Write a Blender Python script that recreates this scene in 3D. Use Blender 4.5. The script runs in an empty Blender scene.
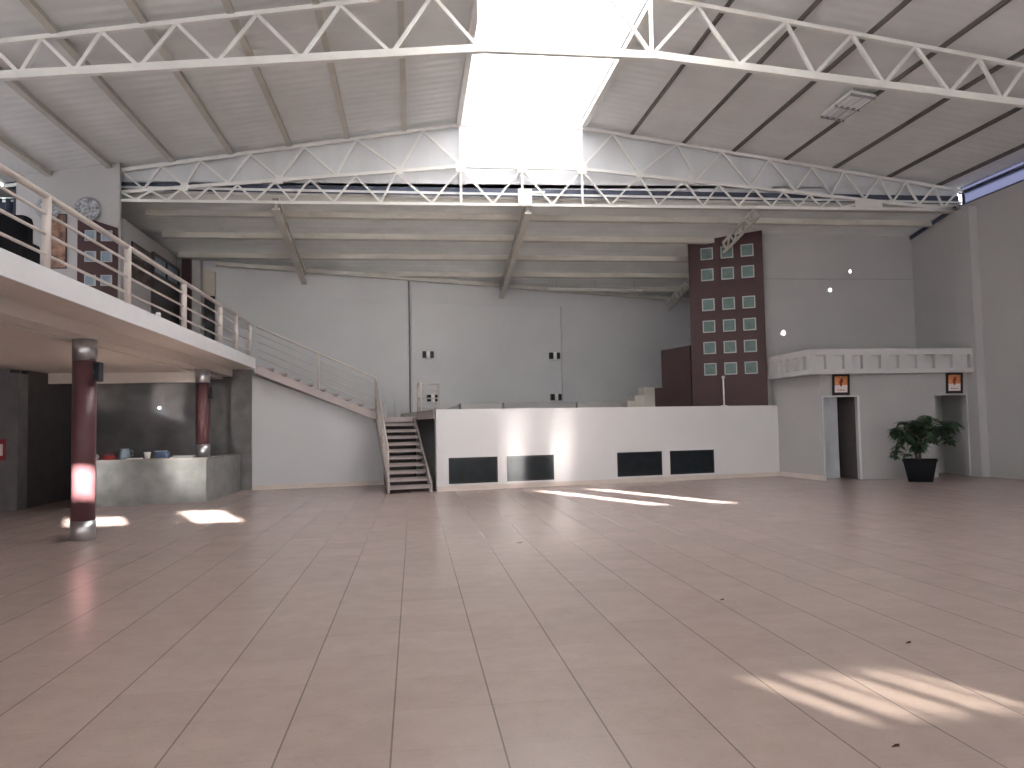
import bpy, bmesh, math, random
from mathutils import Vector, Matrix

random.seed(7)
scene = bpy.context.scene
COL = scene.collection
PI = math.pi

# ------------------------------------------------------------------ camera, sky, sun, exposure
EYE = 1.65
yaw, pitch, roll = math.radians(7.21), math.radians(3.02), math.radians(-1.1)
fw = Vector((math.sin(yaw) * math.cos(pitch), math.cos(yaw) * math.cos(pitch), math.sin(pitch)))
rt = Vector((math.cos(yaw), -math.sin(yaw), 0))
up = rt.cross(fw)
rt2 = math.cos(roll) * rt + math.sin(roll) * up
up2 = -math.sin(roll) * rt + math.cos(roll) * up
cam = bpy.data.cameras.new('camera')
cam.sensor_width = 36
cam.lens = 780 / 1024 * 36
cam.clip_end = 500
cam_o = bpy.data.objects.new('camera', cam)
COL.objects.link(cam_o)
cam_o.matrix_world = Matrix(((rt2.x, up2.x, -fw.x, 0), (rt2.y, up2.y, -fw.y, 0), (rt2.z, up2.z, -fw.z, EYE), (0, 0, 0, 1)))
scene.camera = cam_o
scene.cycles.sample_clamp_indirect = 60
scene.cycles.blur_glossy = 0.0

world = bpy.data.worlds.new('sky')
scene.world = world
world.use_nodes = True
bg = world.node_tree.nodes['Background']
bg.inputs[0].default_value = (0.95, 0.95, 1.0, 1)
bg.inputs[1].default_value = 3.0

SUN_DIR = Vector((-0.415, 1.0, -0.327)).normalized()       # low morning sun from behind the camera
sun = bpy.data.lights.new('sun', 'SUN')
sun.energy = 60.0
sun.angle = math.radians(0.5)
sun.color = (1.0, 0.95, 0.88)
sun_o = bpy.data.objects.new('sun', sun)
COL.objects.link(sun_o)
sun_o.location = (30, -60, 20)
sun_o.rotation_euler = SUN_DIR.to_track_quat('-Z', 'Y').to_euler()

scene.view_settings.view_transform = 'Standard'
scene.view_settings.look = 'None'
scene.view_settings.gamma = 1
scene.view_settings.use_curve_mapping = False
scene.view_settings.exposure = 0.92

YF = -5.5            # front wall behind the camera


def portal(name, loc, rot, sx, sy):
    l = bpy.data.lights.new(name, 'AREA')
    l.shape = 'RECTANGLE'
    l.size, l.size_y = sx, sy
    l.cycles.is_portal = True
    o = bpy.data.objects.new(name, l)
    COL.objects.link(o)
    o.location = loc
    o.rotation_euler = rot
    return o


# entrance glazing in the front wall, clerestory along the right wall
ENT = [(-10.2, -5.0), (10.0, 14.0)]
ENT_TOP = 2.45
for x0, x1 in ENT:
    portal('daylight_portal', ((x0 + x1) / 2, YF - 0.05, ENT_TOP / 2), (PI / 2, 0, 0), x1 - x0, ENT_TOP)
portal('daylight_portal', (-11.25, 6.85, 6.0), (0, -PI / 2, 0), 1.5, 24.5)


# ------------------------------------------------------------------ materials
def mat(name, col, rough=0.6, metal=0.0, var=0.06, scale=3.0, bump=0.0, bscale=40.0, spec=0.4, emit=None, estr=0.0, stretch=None):
    m = bpy.data.materials.new(name)
    m.use_nodes = True
    nt = m.node_tree
    b = nt.nodes['Principled BSDF']
    b.inputs['Roughness'].default_value = rough
    b.inputs['Metallic'].default_value = metal
    b.inputs['Specular IOR Level'].default_value = spec
    tc = nt.nodes.new('ShaderNodeTexCoord')
    mp = nt.nodes.new('ShaderNodeMapping')
    nt.links.new(tc.outputs['Object'], mp.inputs[0])
    if stretch:
        mp.inputs['Scale'].default_value = stretch
    n = nt.nodes.new('ShaderNodeTexNoise')
    n.inputs['Scale'].default_value = scale
    n.inputs['Detail'].default_value = 6
    nt.links.new(mp.outputs[0], n.inputs['Vector'])
    r = nt.nodes.new('ShaderNodeValToRGB')
    r.color_ramp.elements[0].position = 0.3
    r.color_ramp.elements[1].position = 0.7
    r.color_ramp.elements[0].color = tuple(max(0, c * (1 - var)) for c in col) + (1,)
    r.color_ramp.elements[1].color = tuple(min(1, c * (1 + var)) for c in col) + (1,)
    nt.links.new(n.outputs['Fac'], r.inputs[0])
    nt.links.new(r.outputs[0], b.inputs['Base Color'])
    if bump:
        n2 = nt.nodes.new('ShaderNodeTexNoise')
        n2.inputs['Scale'].default_value = bscale
        nt.links.new(mp.outputs[0], n2.inputs['Vector'])
        bp = nt.nodes.new('ShaderNodeBump')
        bp.inputs['Strength'].default_value = bump
        bp.inputs['Distance'].default_value = 0.02
        nt.links.new(n2.outputs['Fac'], bp.inputs['Height'])
        nt.links.new(bp.outputs[0], b.inputs['Normal'])
    if emit:
        b.inputs['Emission Color'].default_value = tuple(emit) + (1,)
        b.inputs['Emission Strength'].default_value = estr
    return m


def floor_material():
    m = mat('floor_tiles', (0.40, 0.312, 0.285), 0.26, var=0.05, scale=4.0, spec=0.75)
    nt = m.node_tree
    b = nt.nodes['Principled BSDF']
    ramp = [n for n in nt.nodes if n.type == 'VALTORGB'][0]
    tc = [n for n in nt.nodes if n.type == 'TEX_COORD'][0]
    sep = nt.nodes.new('ShaderNodeSeparateXYZ')
    nt.links.new(tc.outputs['Object'], sep.inputs[0])

    def M(op, a, bb=None, c=None):
        n = nt.nodes.new('ShaderNodeMath')
        n.operation = op
        for i, v in enumerate((a, bb, c)):
            if v is None:
                continue
            if isinstance(v, (int, float)):
                n.inputs[i].default_value = v
            else:
                nt.links.new(v, n.inputs[i])
        return n.outputs[0]

    T = 0.575

    def line(co, off, w):
        f = M('FRACT', M('DIVIDE', M('ADD', co, off), T))
        d = M('MINIMUM', f, M('SUBTRACT', 1.0, f))
        return M('LESS_THAN', d, w / T)

    lx = line(sep.outputs[0], 100 * T + 0.136, 0.0052)
    ly = line(sep.outputs[1], 100 * T - 4.12, 0.004)
    # each tile slightly its own tone
    cx = M('FLOOR', M('DIVIDE', M('ADD', sep.outputs[0], 100 * T + 0.136), T))
    cy = M('FLOOR', M('DIVIDE', M('ADD', sep.outputs[1], 100 * T - 4.12), T))
    cmb = nt.nodes.new('ShaderNodeCombineXYZ')
    nt.links.new(cx, cmb.inputs[0])
    nt.links.new(cy, cmb.inputs[1])
    wn = nt.nodes.new('ShaderNodeTexWhiteNoise')
    nt.links.new(cmb.outputs[0], wn.inputs['Vector'])
    tone = M('MULTIPLY_ADD', wn.outputs['Value'], 0.07, 0.965)
    # marble veins
    vn = nt.nodes.new('ShaderNodeTexNoise')
    vn.inputs['Scale'].default_value = 5.0
    vn.inputs['Detail'].default_value = 8
    vn.inputs['Distortion'].default_value = 1.5
    nt.links.new(tc.outputs['Object'], vn.inputs['Vector'])
    vein = M('LESS_THAN', M('ABSOLUTE', M('SUBTRACT', vn.outputs['Fac'], 0.5)), 0.012)
    fac = M('SUBTRACT', M('SUBTRACT', M('SUBTRACT', tone, M('MULTIPLY', lx, 0.45)), M('MULTIPLY', ly, 0.07)), M('MULTIPLY', vein, 0.05))
    mul = nt.nodes.new('ShaderNodeVectorMath')
    mul.operation = 'SCALE'
    nt.links.new(ramp.outputs[0], mul.inputs[0])
    nt.links.new(fac, mul.inputs['Scale'])
    nt.links.new(mul.outputs[0], b.inputs['Base Color'])
    return m


def roof_material():
    m = mat('roof_sheet', (0.69, 0.70, 0.70), 0.55, var=0.06, scale=1.2, spec=0.3)
    nt = m.node_tree
    b = nt.nodes['Principled BSDF']
    tc = [n for n in nt.nodes if n.type == 'TEX_COORD'][0]
    mp = nt.nodes.new('ShaderNodeMapping')
    mp.inputs['Scale'].default_value = (0.5, 1, 1)
    nt.links.new(tc.outputs['Object'], mp.inputs[0])
    w = nt.nodes.new('ShaderNodeTexWave')
    w.bands_direction = 'Y'
    w.inputs['Scale'].default_value = 1.1
    w.inputs['Distortion'].default_value = 1.2
    w.inputs['Detail'].default_value = 3
    nt.links.new(mp.outputs[0], w.inputs['Vector'])
    bp = nt.nodes.new('ShaderNodeBump')
    bp.inputs['Strength'].default_value = 0.22
    bp.inputs['Distance'].default_value = 0.03
    nt.links.new(w.outputs['Fac'], bp.inputs['Height'])
    nt.links.new(bp.outputs[0], b.inputs['Normal'])
    return m


def skylight_material(name, tr):
    m = bpy.data.materials.new(name)
    m.use_nodes = True
    nt = m.node_tree
    nt.nodes.remove(nt.nodes['Principled BSDF'])
    out = nt.nodes['Material Output']
    t = nt.nodes.new('ShaderNodeBsdfTranslucent')
    t.inputs[0].default_value = (tr * 0.98, tr, tr * 1.01, 1)
    d = nt.nodes.new('ShaderNodeBsdfDiffuse')
    d.inputs[0].default_value = (0.8, 0.82, 0.84, 1)
    mx = nt.nodes.new('ShaderNodeMixShader')
    mx.inputs[0].default_value = 0.12
    nt.links.new(t.outputs[0], mx.inputs[1])
    nt.links.new(d.outputs[0], mx.inputs[2])
    nt.links.new(mx.outputs[0], out.inputs[0])
    return m


def print_material(name, top, low):
    """small poster print: warm mottled picture above, pale band below"""
    m = mat(name, top, 0.4, var=0.45, scale=9)
    nt = m.node_tree
    b = nt.nodes['Principled BSDF']
    ramp = [n for n in nt.nodes if n.type == 'VALTORGB'][0]
    tc = [n for n in nt.nodes if n.type == 'TEX_COORD'][0]
    sep = nt.nodes.new('ShaderNodeSeparateXYZ')
    nt.links.new(tc.outputs['Generated'], sep.inputs[0])
    lt = nt.nodes.new('ShaderNodeMath')
    lt.operation = 'LESS_THAN'
    lt.inputs[1].default_value = 0.45
    nt.links.new(sep.outputs[2], lt.inputs[0])
    mx = nt.nodes.new('ShaderNodeMixRGB')
    nt.links.new(lt.outputs[0], mx.inputs[0])
    nt.links.new(ramp.outputs[0], mx.inputs[1])
    mx.inputs[2].default_value = low + (1,)
    nt.links.new(mx.outputs[0], b.inputs['Base Color'])
    return m


def plate_material():
    m = mat('painted_plate', (0.3, 0.31, 0.33), 0.35, var=0.8, scale=14)
    return m


def clear_glass(name, tint):
    m = bpy.data.materials.new(name)
    m.use_nodes = True
    nt = m.node_tree
    nt.nodes.remove(nt.nodes['Principled BSDF'])
    t = nt.nodes.new('ShaderNodeBsdfTransparent')
    t.inputs[0].default_value = tuple(tint) + (1,)
    g = nt.nodes.new('ShaderNodeBsdfGlossy')
    g.inputs['Roughness'].default_value = 0.05
    mx = nt.nodes.new('ShaderNodeMixShader')
    mx.inputs[0].default_value = 0.06
    nt.links.new(t.outputs[0], mx.inputs[1])
    nt.links.new(g.outputs[0], mx.inputs[2])
    nt.links.new(mx.outputs[0], nt.nodes['Material Output'].inputs[0])
    return m


M_ = {}
M_['floor'] = floor_material()
M_['roof'] = roof_material()
M_['sky'] = skylight_material('skylight_polycarbonate', 0.5)
M_['wall'] = mat('white_wall_paint', (0.415, 0.405, 0.41), 0.55, var=0.035, scale=0.8, bump=0.05, bscale=25)
M_['stagewall'] = mat('glossy_white_wall', (0.63, 0.615, 0.625), 0.35, var=0.02, scale=0.8)
M_['backwall'] = mat('back_wall_paint', (0.55, 0.55, 0.57), 0.6, var=0.035, scale=0.7, bump=0.05)
M_['cornice'] = mat('cornice_paint', (0.50, 0.49, 0.495), 0.55, var=0.03)
M_['base'] = mat('beige_baseboard', (0.58, 0.50, 0.46), 0.35)
M_['gable'] = mat('white_gable_sheet', (0.60, 0.61, 0.635), 0.5, var=0.12, scale=0.9, stretch=(1, 1, 0.25))
M_['steel'] = mat('white_painted_steel', (0.72, 0.71, 0.69), 0.4, var=0.04, scale=5)
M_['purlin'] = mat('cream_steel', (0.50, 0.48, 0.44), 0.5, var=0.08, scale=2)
M_['shadepurlin'] = mat('shaded_purlin_steel', (0.13, 0.12, 0.11), 0.6, var=0.15, scale=2)  # darker purlin copy, painting in the dark flanks on the right slope
M_['rail'] = mat('cream_rail', (0.56, 0.50, 0.47), 0.4, var=0.05)
M_['stair'] = mat('pinkish_steel', (0.44, 0.375, 0.365), 0.45, var=0.06)
M_['navy'] = mat('dark_navy', (0.06, 0.07, 0.11), 0.5, var=0.3, scale=2)
M_['fascia'] = mat('white_fascia', (0.75, 0.75, 0.78), 0.5, var=0.02)
M_['soffit'] = mat('beige_soffit', (0.60, 0.54, 0.50), 0.6, var=0.03)
M_['maroon'] = mat('maroon_paint', (0.11, 0.048, 0.054), 0.33, var=0.1, scale=4)
M_['tower'] = mat('brown_tower_paint', (0.05, 0.018, 0.02), 0.55, var=0.12, scale=3)
M_['shadetower'] = mat('shaded_brown_paint', (0.035, 0.013, 0.015), 0.6, var=0.12, scale=3)  # tower brown darkened to paint in its shaded side
M_['chrome'] = mat('brushed_chrome', (0.55, 0.56, 0.58), 0.38, metal=1.0, var=0.06, scale=8, stretch=(1, 1, 12))
M_['stone'] = mat('grey_stone', (0.185, 0.18, 0.182), 0.35, var=0.25, scale=2.6, bump=0.05)
M_['darkstone'] = mat('dark_stone', (0.15, 0.145, 0.15), 0.3, var=0.22, scale=2.2)
M_['counter'] = mat('stone_counter', (0.22, 0.22, 0.22), 0.28, var=0.25, scale=3)
M_['countertop'] = mat('counter_top_stone', (0.28, 0.26, 0.24), 0.25, var=0.2, scale=5)
M_['black'] = mat('black_plastic', (0.012, 0.012, 0.014), 0.4)
M_['blackcloth'] = mat('black_cloth', (0.012, 0.012, 0.014), 0.95, spec=0.05)
M_['blackpanel'] = mat('black_glass_panel', (0.012, 0.016, 0.02), 0.45, var=0.3, scale=4, spec=0.2)
M_['greyframe'] = mat('grey_metal_frame', (0.30, 0.31, 0.32), 0.4)
M_['winframe'] = mat('pale_window_frame', (0.38, 0.40, 0.40), 0.4)
M_['greenglass'] = mat('green_glass', (0.10, 0.16, 0.155), 0.3, var=0.2, scale=6, spec=0.25)
M_['blueglass'] = mat('pale_blue_glass', (0.22, 0.30, 0.38), 0.3, var=0.2, scale=6, spec=0.3)
M_['door'] = mat('white_door', (0.52, 0.54, 0.58), 0.45)
M_['darkdoor'] = mat('dark_wood', (0.06, 0.05, 0.053), 0.45, var=0.2)
M_['void'] = mat('interior_shade', (0.10, 0.085, 0.085), 0.7)  # dark colour paints in the shade of unlit interiors
M_['print'] = print_material('orange_print', (0.55, 0.20, 0.07), (0.70, 0.60, 0.60))
M_['figure'] = mat('dark_red_figure', (0.16, 0.03, 0.02), 0.5)
M_['frame'] = mat('black_frame', (0.02, 0.014, 0.016), 0.4)
M_['plate'] = plate_material()
M_['art'] = mat('brown_painting', (0.22, 0.12, 0.085), 0.6, var=0.95, scale=5.5)
M_['darkart'] = mat('dark_painting', (0.09, 0.07, 0.06), 0.6, var=0.8, scale=5)
M_['beige'] = mat('beige_panel', (0.52, 0.47, 0.40), 0.6)
M_['curtain'] = mat('navy_curtain', (0.03, 0.032, 0.055), 0.8, var=0.3, scale=4)
M_['bluefilm'] = mat('blue_translucent_film', (0.05, 0.06, 0.09), 0.5)
nt_ = M_['bluefilm'].node_tree
tr_ = nt_.nodes.new('ShaderNodeBsdfTranslucent')
tr_.inputs[0].default_value = (0.12, 0.125, 0.165, 1)
nt_.links.new(tr_.outputs[0], nt_.nodes['Material Output'].inputs[0])
M_['fillglass'] = skylight_material('frosted_fill_pane', 0.6)
M_['greyclear'] = clear_glass('grey_tinted_glass', (0.42, 0.42, 0.40))
M_['blueclear'] = clear_glass('clear_glass', (0.80, 0.79, 0.80))
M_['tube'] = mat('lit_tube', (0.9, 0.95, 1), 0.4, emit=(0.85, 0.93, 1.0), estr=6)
M_['tubeoff'] = mat('unlit_tube', (0.75, 0.77, 0.8), 0.3)
M_['leaf'] = mat('dark_green_leaf', (0.035, 0.065, 0.035), 0.45, var=0.4, scale=7)
M_['trunk'] = mat('plant_stem', (0.10, 0.075, 0.05), 0.8, var=0.3, scale=12)
M_['soil'] = mat('soil', (0.03, 0.02, 0.015), 0.95, var=0.4, scale=30)
M_['pot'] = mat('black_planter', (0.008, 0.008, 0.010), 0.7, spec=0.1)
M_['red'] = mat('red_enamel', (0.28, 0.03, 0.03), 0.35)
M_['white'] = mat('white_ceramic', (0.75, 0.75, 0.74), 0.3)
M_['bluegrey'] = mat('blue_grey_plastic', (0.28, 0.36, 0.42), 0.35)
M_['bluebox'] = mat('dark_blue_plastic', (0.05, 0.07, 0.14), 0.4)
M_['dryleaf'] = mat('dry_leaf', (0.04, 0.025, 0.018), 1.0, spec=0.0)
M_['cream'] = mat('cream_block', (0.55, 0.52, 0.47), 0.5)
M_['pipe'] = mat('grey_pipe', (0.22, 0.22, 0.23), 0.5)


# ------------------------------------------------------------------ mesh helpers
class MB:
    def __init__(self):
        self.bm = bmesh.new()

    def hexa(self, pts):
        """8 points: bottom loop of four, top loop of four"""
        v = [self.bm.verts.new(Vector(p)) for p in pts]
        for f in ((3, 2, 1, 0), (4, 5, 6, 7), (0, 1, 5, 4), (1, 2, 6, 5), (2, 3, 7, 6), (3, 0, 4, 7)):
            self.bm.faces.new([v[i] for i in f])
        return self

    def box(self, x0, x1, y0, y1, z0, z1):
        return self.hexa([(x0, y0, z0), (x1, y0, z0), (x1, y1, z0), (x0, y1, z0), (x0, y0, z1), (x1, y0, z1), (x1, y1, z1), (x0, y1, z1)])

    def prism(self, poly, z0, z1):
        """plan polygon; z0 / z1 numbers or lists per corner"""
        n = len(poly)
        a = [self.bm.verts.new((p[0], p[1], z0[i] if isinstance(z0, (list, tuple)) else z0)) for i, p in enumerate(poly)]
        b = [self.bm.verts.new((p[0], p[1], z1[i] if isinstance(z1, (list, tuple)) else z1)) for i, p in enumerate(poly)]
        self.bm.faces.new(a[::-1])
        self.bm.faces.new(b)
        for i in range(n):
            j = (i + 1) % n
            self.bm.faces.new([a[i], a[j], b[j], b[i]])
        return self

    def slab(self, poly3, off):
        """polygon of 3-D points extruded by the vector off"""
        off = Vector(off)
        a = [self.bm.verts.new(Vector(p)) for p in poly3]
        b = [self.bm.verts.new(Vector(p) + off) for p in poly3]
        self.bm.faces.new(a[::-1])
        self.bm.faces.new(b)
        n = len(a)
        for i in range(n):
            j = (i + 1) % n
            self.bm.faces.new([a[i], a[j], b[j], b[i]])
        return self

    def bar(self, p, q, w, h=None, ref=(0, 0, 1)):
        """square bar from p to q"""
        p, q = Vector(p), Vector(q)
        h = h or w
        d = (q - p).normalized()
        r = Vector(ref)
        if abs(d.dot(r)) > 0.99:
            r = Vector((0, 1, 0))
        s = d.cross(r).normalized() * (w / 2)
        t = s.cross(d).normalized() * (h / 2)
        return self.hexa([p - s - t, p + s - t, p + s + t, p - s + t, q - s - t, q + s - t, q + s + t, q - s + t])

    def tube(self, pts, r, n=10, caps=True):
        pts = [Vector(p) for p in pts]
        rs = r if isinstance(r, (list, tuple)) else [r] * len(pts)
        rings = []
        for i, p in enumerate(pts):
            d = (pts[min(i + 1, len(pts) - 1)] - pts[max(i - 1, 0)]).normalized()
            a = Vector((0, 0, 1)) if abs(d.z) < 0.9 else Vector((1, 0, 0))
            s = d.cross(a).normalized()
            t = s.cross(d)
            rings.append([self.bm.verts.new(p + rs[i] * (math.cos(2 * PI * k / n) * s + math.sin(2 * PI * k / n) * t)) for k in range(n)])
        for a, b in zip(rings, rings[1:]):
            for k in range(n):
                f = self.bm.faces.new([a[k], a[(k + 1) % n], b[(k + 1) % n], b[k]])
                f.smooth = True
        if caps:
            self.bm.faces.new(rings[0][::-1])
            self.bm.faces.new(rings[-1])
        return self

    def lathe(self, prof, n=24, c=(0, 0)):
        rings = [[self.bm.verts.new((c[0] + r * math.cos(2 * PI * k / n), c[1] + r * math.sin(2 * PI * k / n), z)) for k in range(n)] for r, z in prof]
        for a, b in zip(rings, rings[1:]):
            for k in range(n):
                f = self.bm.faces.new([a[k], a[(k + 1) % n], b[(k + 1) % n], b[k]])
                f.smooth = True
        self.bm.faces.new(rings[0][::-1])
        self.bm.faces.new(rings[-1])
        return self

    def build(self, name, m, parent=None, bevel=0.0):
        bmesh.ops.recalc_face_normals(self.bm, faces=self.bm.faces)
        if bevel:
            bmesh.ops.bevel(self.bm, geom=[e for e in self.bm.edges if e.calc_face_angle(0) > 0.6], offset=bevel, segments=2, affect='EDGES', profile=0.6)
        me = bpy.data.meshes.new(name)
        self.bm.to_mesh(me)
        self.bm.free()
        me.materials.append(M_[m] if isinstance(m, str) else m)
        o = bpy.data.objects.new(name, me)
        COL.objects.link(o)
        if parent is not None:
            o.parent = parent
            # geometry is given in world coordinates: bring it into the parent's frame
            off, q = Vector((0, 0, 0)), parent
            while q is not None:
                off += Vector(q.location)
                q = q.parent
            me.transform(Matrix.Translation(-off))
        return o


def tag(o, label, cat, group=None):
    o['label'] = label
    o['category'] = cat
    if group:
        o['group'] = group
    return o


def thing(name, loc, label, cat, group=None):
    o = bpy.data.objects.new(name, None)
    COL.objects.link(o)
    o.location = loc
    o.empty_display_size = 0.2
    o.matrix_world = Matrix.Translation(Vector(loc))
    return tag(o, label, cat, group)


def struct(o):
    o['kind'] = 'structure'
    return o


# ------------------------------------------------------------------ dimensions
XL, XR = -11.0, 15.5
YT, YN = 20.0, 13.6                     # far and near truss
TA = math.radians(11.3)
E = Vector((math.cos(TA), math.sin(TA), 0))      # direction of the skewed stage end
N = Vector((-math.sin(TA), math.cos(TA), 0))
SX0, SX1 = 1.32, 4.52                   # skylight edges


def ct(x):                              # top chord / underside of the purlins
    if x < SX0:
        return 9.54 - 0.166 * (SX0 - x)
    if x > SX1:
        return 9.56 - 0.137 * (x - SX1)
    return 9.55


def bc(x):                              # pitched bottom chord
    if x < SX0:
        return 8.40 - 0.0985 * (SX0 - x)
    if x > SX1:
        return 8.43 - 0.089 * (x - SX1)
    return 8.415


def lz(y):                              # underside of the lean-to roof over the stage
    return 7.75 - 0.18 * (y - 20.0)


PUR = 0.12
U0 = Vector((-5.84, 24.87, 0))


def ub(x):                              # y of the upper back wall at x
    return U0.y + (x - U0.x) * math.tan(TA)


# ------------------------------------------------------------------ shell
struct(MB().box(XL - 0.2, XR + 0.2, YF - 0.2, 29.5, -0.2, 0).build('floor', 'floor'))

# main roof: two pitched sheets and the lean-to
def pitched(x0, x1, name):
    mb = MB()
    z0, z1 = ct(x0) + PUR, ct(x1) + PUR
    mb.slab([(x0, YF - 0.2, z0), (x1, YF - 0.2, z1), (x1, YT + 0.28, z1), (x0, YT + 0.28, z0)], (0, 0, 0.06))
    return struct(mb.build(name, 'roof'))


pitched(XL - 0.45, SX0, 'ceiling')
pitched(SX1, XR + 0.11, 'ceiling')
mb = MB()
y0, y1 = YT + 0.16, 29.4
mb.slab([(XL - 0.2, y0, lz(y0)), (XR + 0.2, y0, lz(y0)), (XR + 0.2, y1, lz(y1)), (XL - 0.2, y1, lz(y1))], (0, 0, 0.06))
struct(mb.build('ceiling', 'roof'))

# skylight: vaulted translucent sheet on two curbs, with end caps
mb = MB()
NV = 16
cxs, rad = (SX0 + SX1) / 2, (SX1 - SX0) / 2
prof = [(cxs - rad * math.cos(PI * k / NV), 9.95 + 0.75 * math.sin(PI * k / NV)) for k in range(NV + 1)]
SKY0 = 7.5
ys = (SKY0, YT + 0.28)
struct(MB().box(SX0 - 0.1, SX1 + 0.1, YF - 0.2, SKY0, 9.68, 9.74).build('ceiling', 'roof'))
ra = [mb.bm.verts.new((x, ys[0], z)) for x, z in prof]
rb = [mb.bm.verts.new((x, ys[1], z)) for x, z in prof]
for k in range(NV):
    f = mb.bm.faces.new([ra[k], ra[k + 1], rb[k + 1], rb[k]])
    f.smooth = True
ea = [mb.bm.verts.new((SX0, ys[1], ct(SX0)))] + [mb.bm.verts.new((x, ys[1], z)) for x, z in prof] + [mb.bm.verts.new((SX1, ys[1], ct(SX1)))]
mb.bm.faces.new(ea)
eb = [mb.bm.verts.new((SX0, ys[0], ct(SX0)))] + [mb.bm.verts.new((x, ys[0], z)) for x, z in prof] + [mb.bm.verts.new((SX1, ys[0], ct(SX1)))]
mb.bm.faces.new(eb)
struct(mb.build('window_1', 'sky'))
for x0, x1 in ((SX0 - 0.12, SX0), (SX1, SX1 + 0.14)):
    struct(MB().box(x0, x1, SKY0, YT + 0.19, ct(x0) - 0.02, 9.97).build('trim_1', 'steel'))
for y in (9.4, 13.9, 17.0):
    mb = MB()
    mb.tube([(x, y, z - 0.04) for x, z in prof[1:-1]], 0.022, 6)
    struct(mb.build('trim_2', 'steel'))

# gable sheet between the high roof and the lean-to
poly = [(XL, YT + 0.2, 7.86), (XR, YT + 0.2, 7.92), (XR, YT + 0.2, ct(XR) + PUR), (SX1, YT + 0.2, ct(SX1) + PUR),
        (SX0, YT + 0.2, ct(SX0) + PUR), (XL, YT + 0.2, ct(XL) + PUR)]
struct(MB().slab(poly, (0, 0.05, 0)).build('wall_gable', 'gable'))
struct(MB().slab([(XL, YT + 0.17, 7.68), (XR, YT + 0.17, 7.70), (XR, YT + 0.17, 7.93), (XL, YT + 0.17, 7.87)], (0, 0.025, 0)).build('gable_gap', 'navy'))  # dark strip painting in the shaded gap below the gable sheet

# right wall, its pilaster, and the clerestory band above
WT = 7.62
struct(MB().box(XR, XR + 0.2, YF, 22.6, 0, WT).build('wall_right', 'wall'))
struct(MB().box(XR - 0.24, XR, 19.5, 20.15, 0, 7.45).build('wall_pilaster', 'wall'))
mb = MB()
mb.box(XR + 0.02, XR + 0.14, YF, 20.2, WT, WT + 0.05)
mb.box(XR + 0.02, XR + 0.14, YF, 20.2, 7.98, 8.05)
for k in range(8):
    y = -5.4 + k * 3.63
    mb.box(XR + 0.03, XR + 0.13, y, y + 0.08, WT + 0.05, 7.98)
struct(mb.build('window_2', 'navy'))
mb = MB()
gaps = [(11.72, 7.77), (12.68, 7.82), (15.51, 7.85), (17.15, 7.9)]  # pinholes added in the film to cast sun sparkles on the upper wall
ya = YF
for y, z in gaps + [(20.2, None)]:
    mb.box(XR + 0.07, XR + 0.08, ya, y - 0.06, WT + 0.05, 7.98)
    if z is not None:
        mb.box(XR + 0.07, XR + 0.08, y - 0.06, y + 0.06, WT + 0.05, z - 0.05)
        mb.box(XR + 0.07, XR + 0.08, y - 0.06, y + 0.06, z + 0.05, 7.98)
    ya = y + 0.06
struct(mb.build('pane_2', 'bluefilm'))
struct(MB().box(XR + 0.07, XR + 0.08, YF, 20.3, 8.05, ct(XR) + PUR).build('pane_3', 'bluefilm'))
struct(MB().slab([(XR + 0.05, 20.2, lz(20.2) - 0.3), (XR + 0.05, 22.6, lz(22.6) - 0.3), (XR + 0.05, 22.6, lz(22.6)), (XR + 0.05, 20.2, lz(20.2))], (0.1, 0, 0)).build('trim_4', 'wall'))
struct(MB().slab([(XR - 0.06, 20.3, lz(20.3) - 0.13), (XR - 0.06, 22.35, lz(22.35) - 0.13), (XR - 0.06, 22.35, lz(22.35) - 0.02), (XR - 0.06, 20.3, lz(20.3) - 0.02)], (0.05, 0, 0)).build('eave_gap', 'navy'))  # dark strip painting in the shaded gap between side wall and roof

# left wall
struct(MB().prism([(XL - 0.2, YF), (XL, YF), (XL, 29.2), (XL - 0.2, 29.2)], 0, 5.2).build('wall_left', 'wall'))
struct(MB().box(XL - 0.2, XL, 19.2, 29.2, 5.2, 7.6).build('wall_left', 'wall'))
mb = MB()
mb.box(XL - 0.14, XL - 0.02, YF, 19.2, 5.2, 5.26)
mb.box(XL - 0.14, XL - 0.02, YF, 19.2, 6.7, 7.62)
for k in range(7):
    y = -5.4 + k * 3.63
    mb.box(XL - 0.13, XL - 0.03, y, y + 0.08, 5.26, 6.7)
struct(mb.build('window_5', 'navy'))
struct(MB().box(XL - 0.08, XL - 0.07, YF, 19.2, 5.26, 6.7).build('pane_5', 'blueclear'))  # unseen side windows, made large to brighten the gallery wall

# front wall behind the camera: entrance openings below, small high windows above that let the sun in
SLOTS = [(4.50, 5.35, 6.64, 7.37), (2.30, 3.35, 6.66, 7.14), (13.25, 13.68, 6.80, 8.12), (14.62, 15.05, 6.77, 8.16), (6.35, 7.50, 3.13, 3.42)]
FILL_PANES = [(-10.0, -6.2), (-5.8, -2.0), (-1.6, 2.2), (8.6, 12.2)]  # unseen frosted panes added as frontal fill light
holes = [(a, b, 0.0, ENT_TOP) for a, b in ENT] + SLOTS + [(a, b, 3.8, 6.2) for a, b in FILL_PANES]
xs = sorted({XL - 0.2, XR + 0.2} | {h[0] for h in holes} | {h[1] for h in holes})
zs = sorted({0.0, 8.25} | {h[2] for h in holes} | {h[3] for h in holes})
mb = MB()
for i in range(len(xs) - 1):
    run = None
    for j in range(len(zs) - 1):
        xm, zm = (xs[i] + xs[i + 1]) / 2, (zs[j] + zs[j + 1]) / 2
        if any(h[0] < xm < h[1] and h[2] < zm < h[3] for h in holes):
            continue
        mb.box(xs[i], xs[i + 1], YF - 0.1, YF, zs[j], zs[j + 1])
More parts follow.
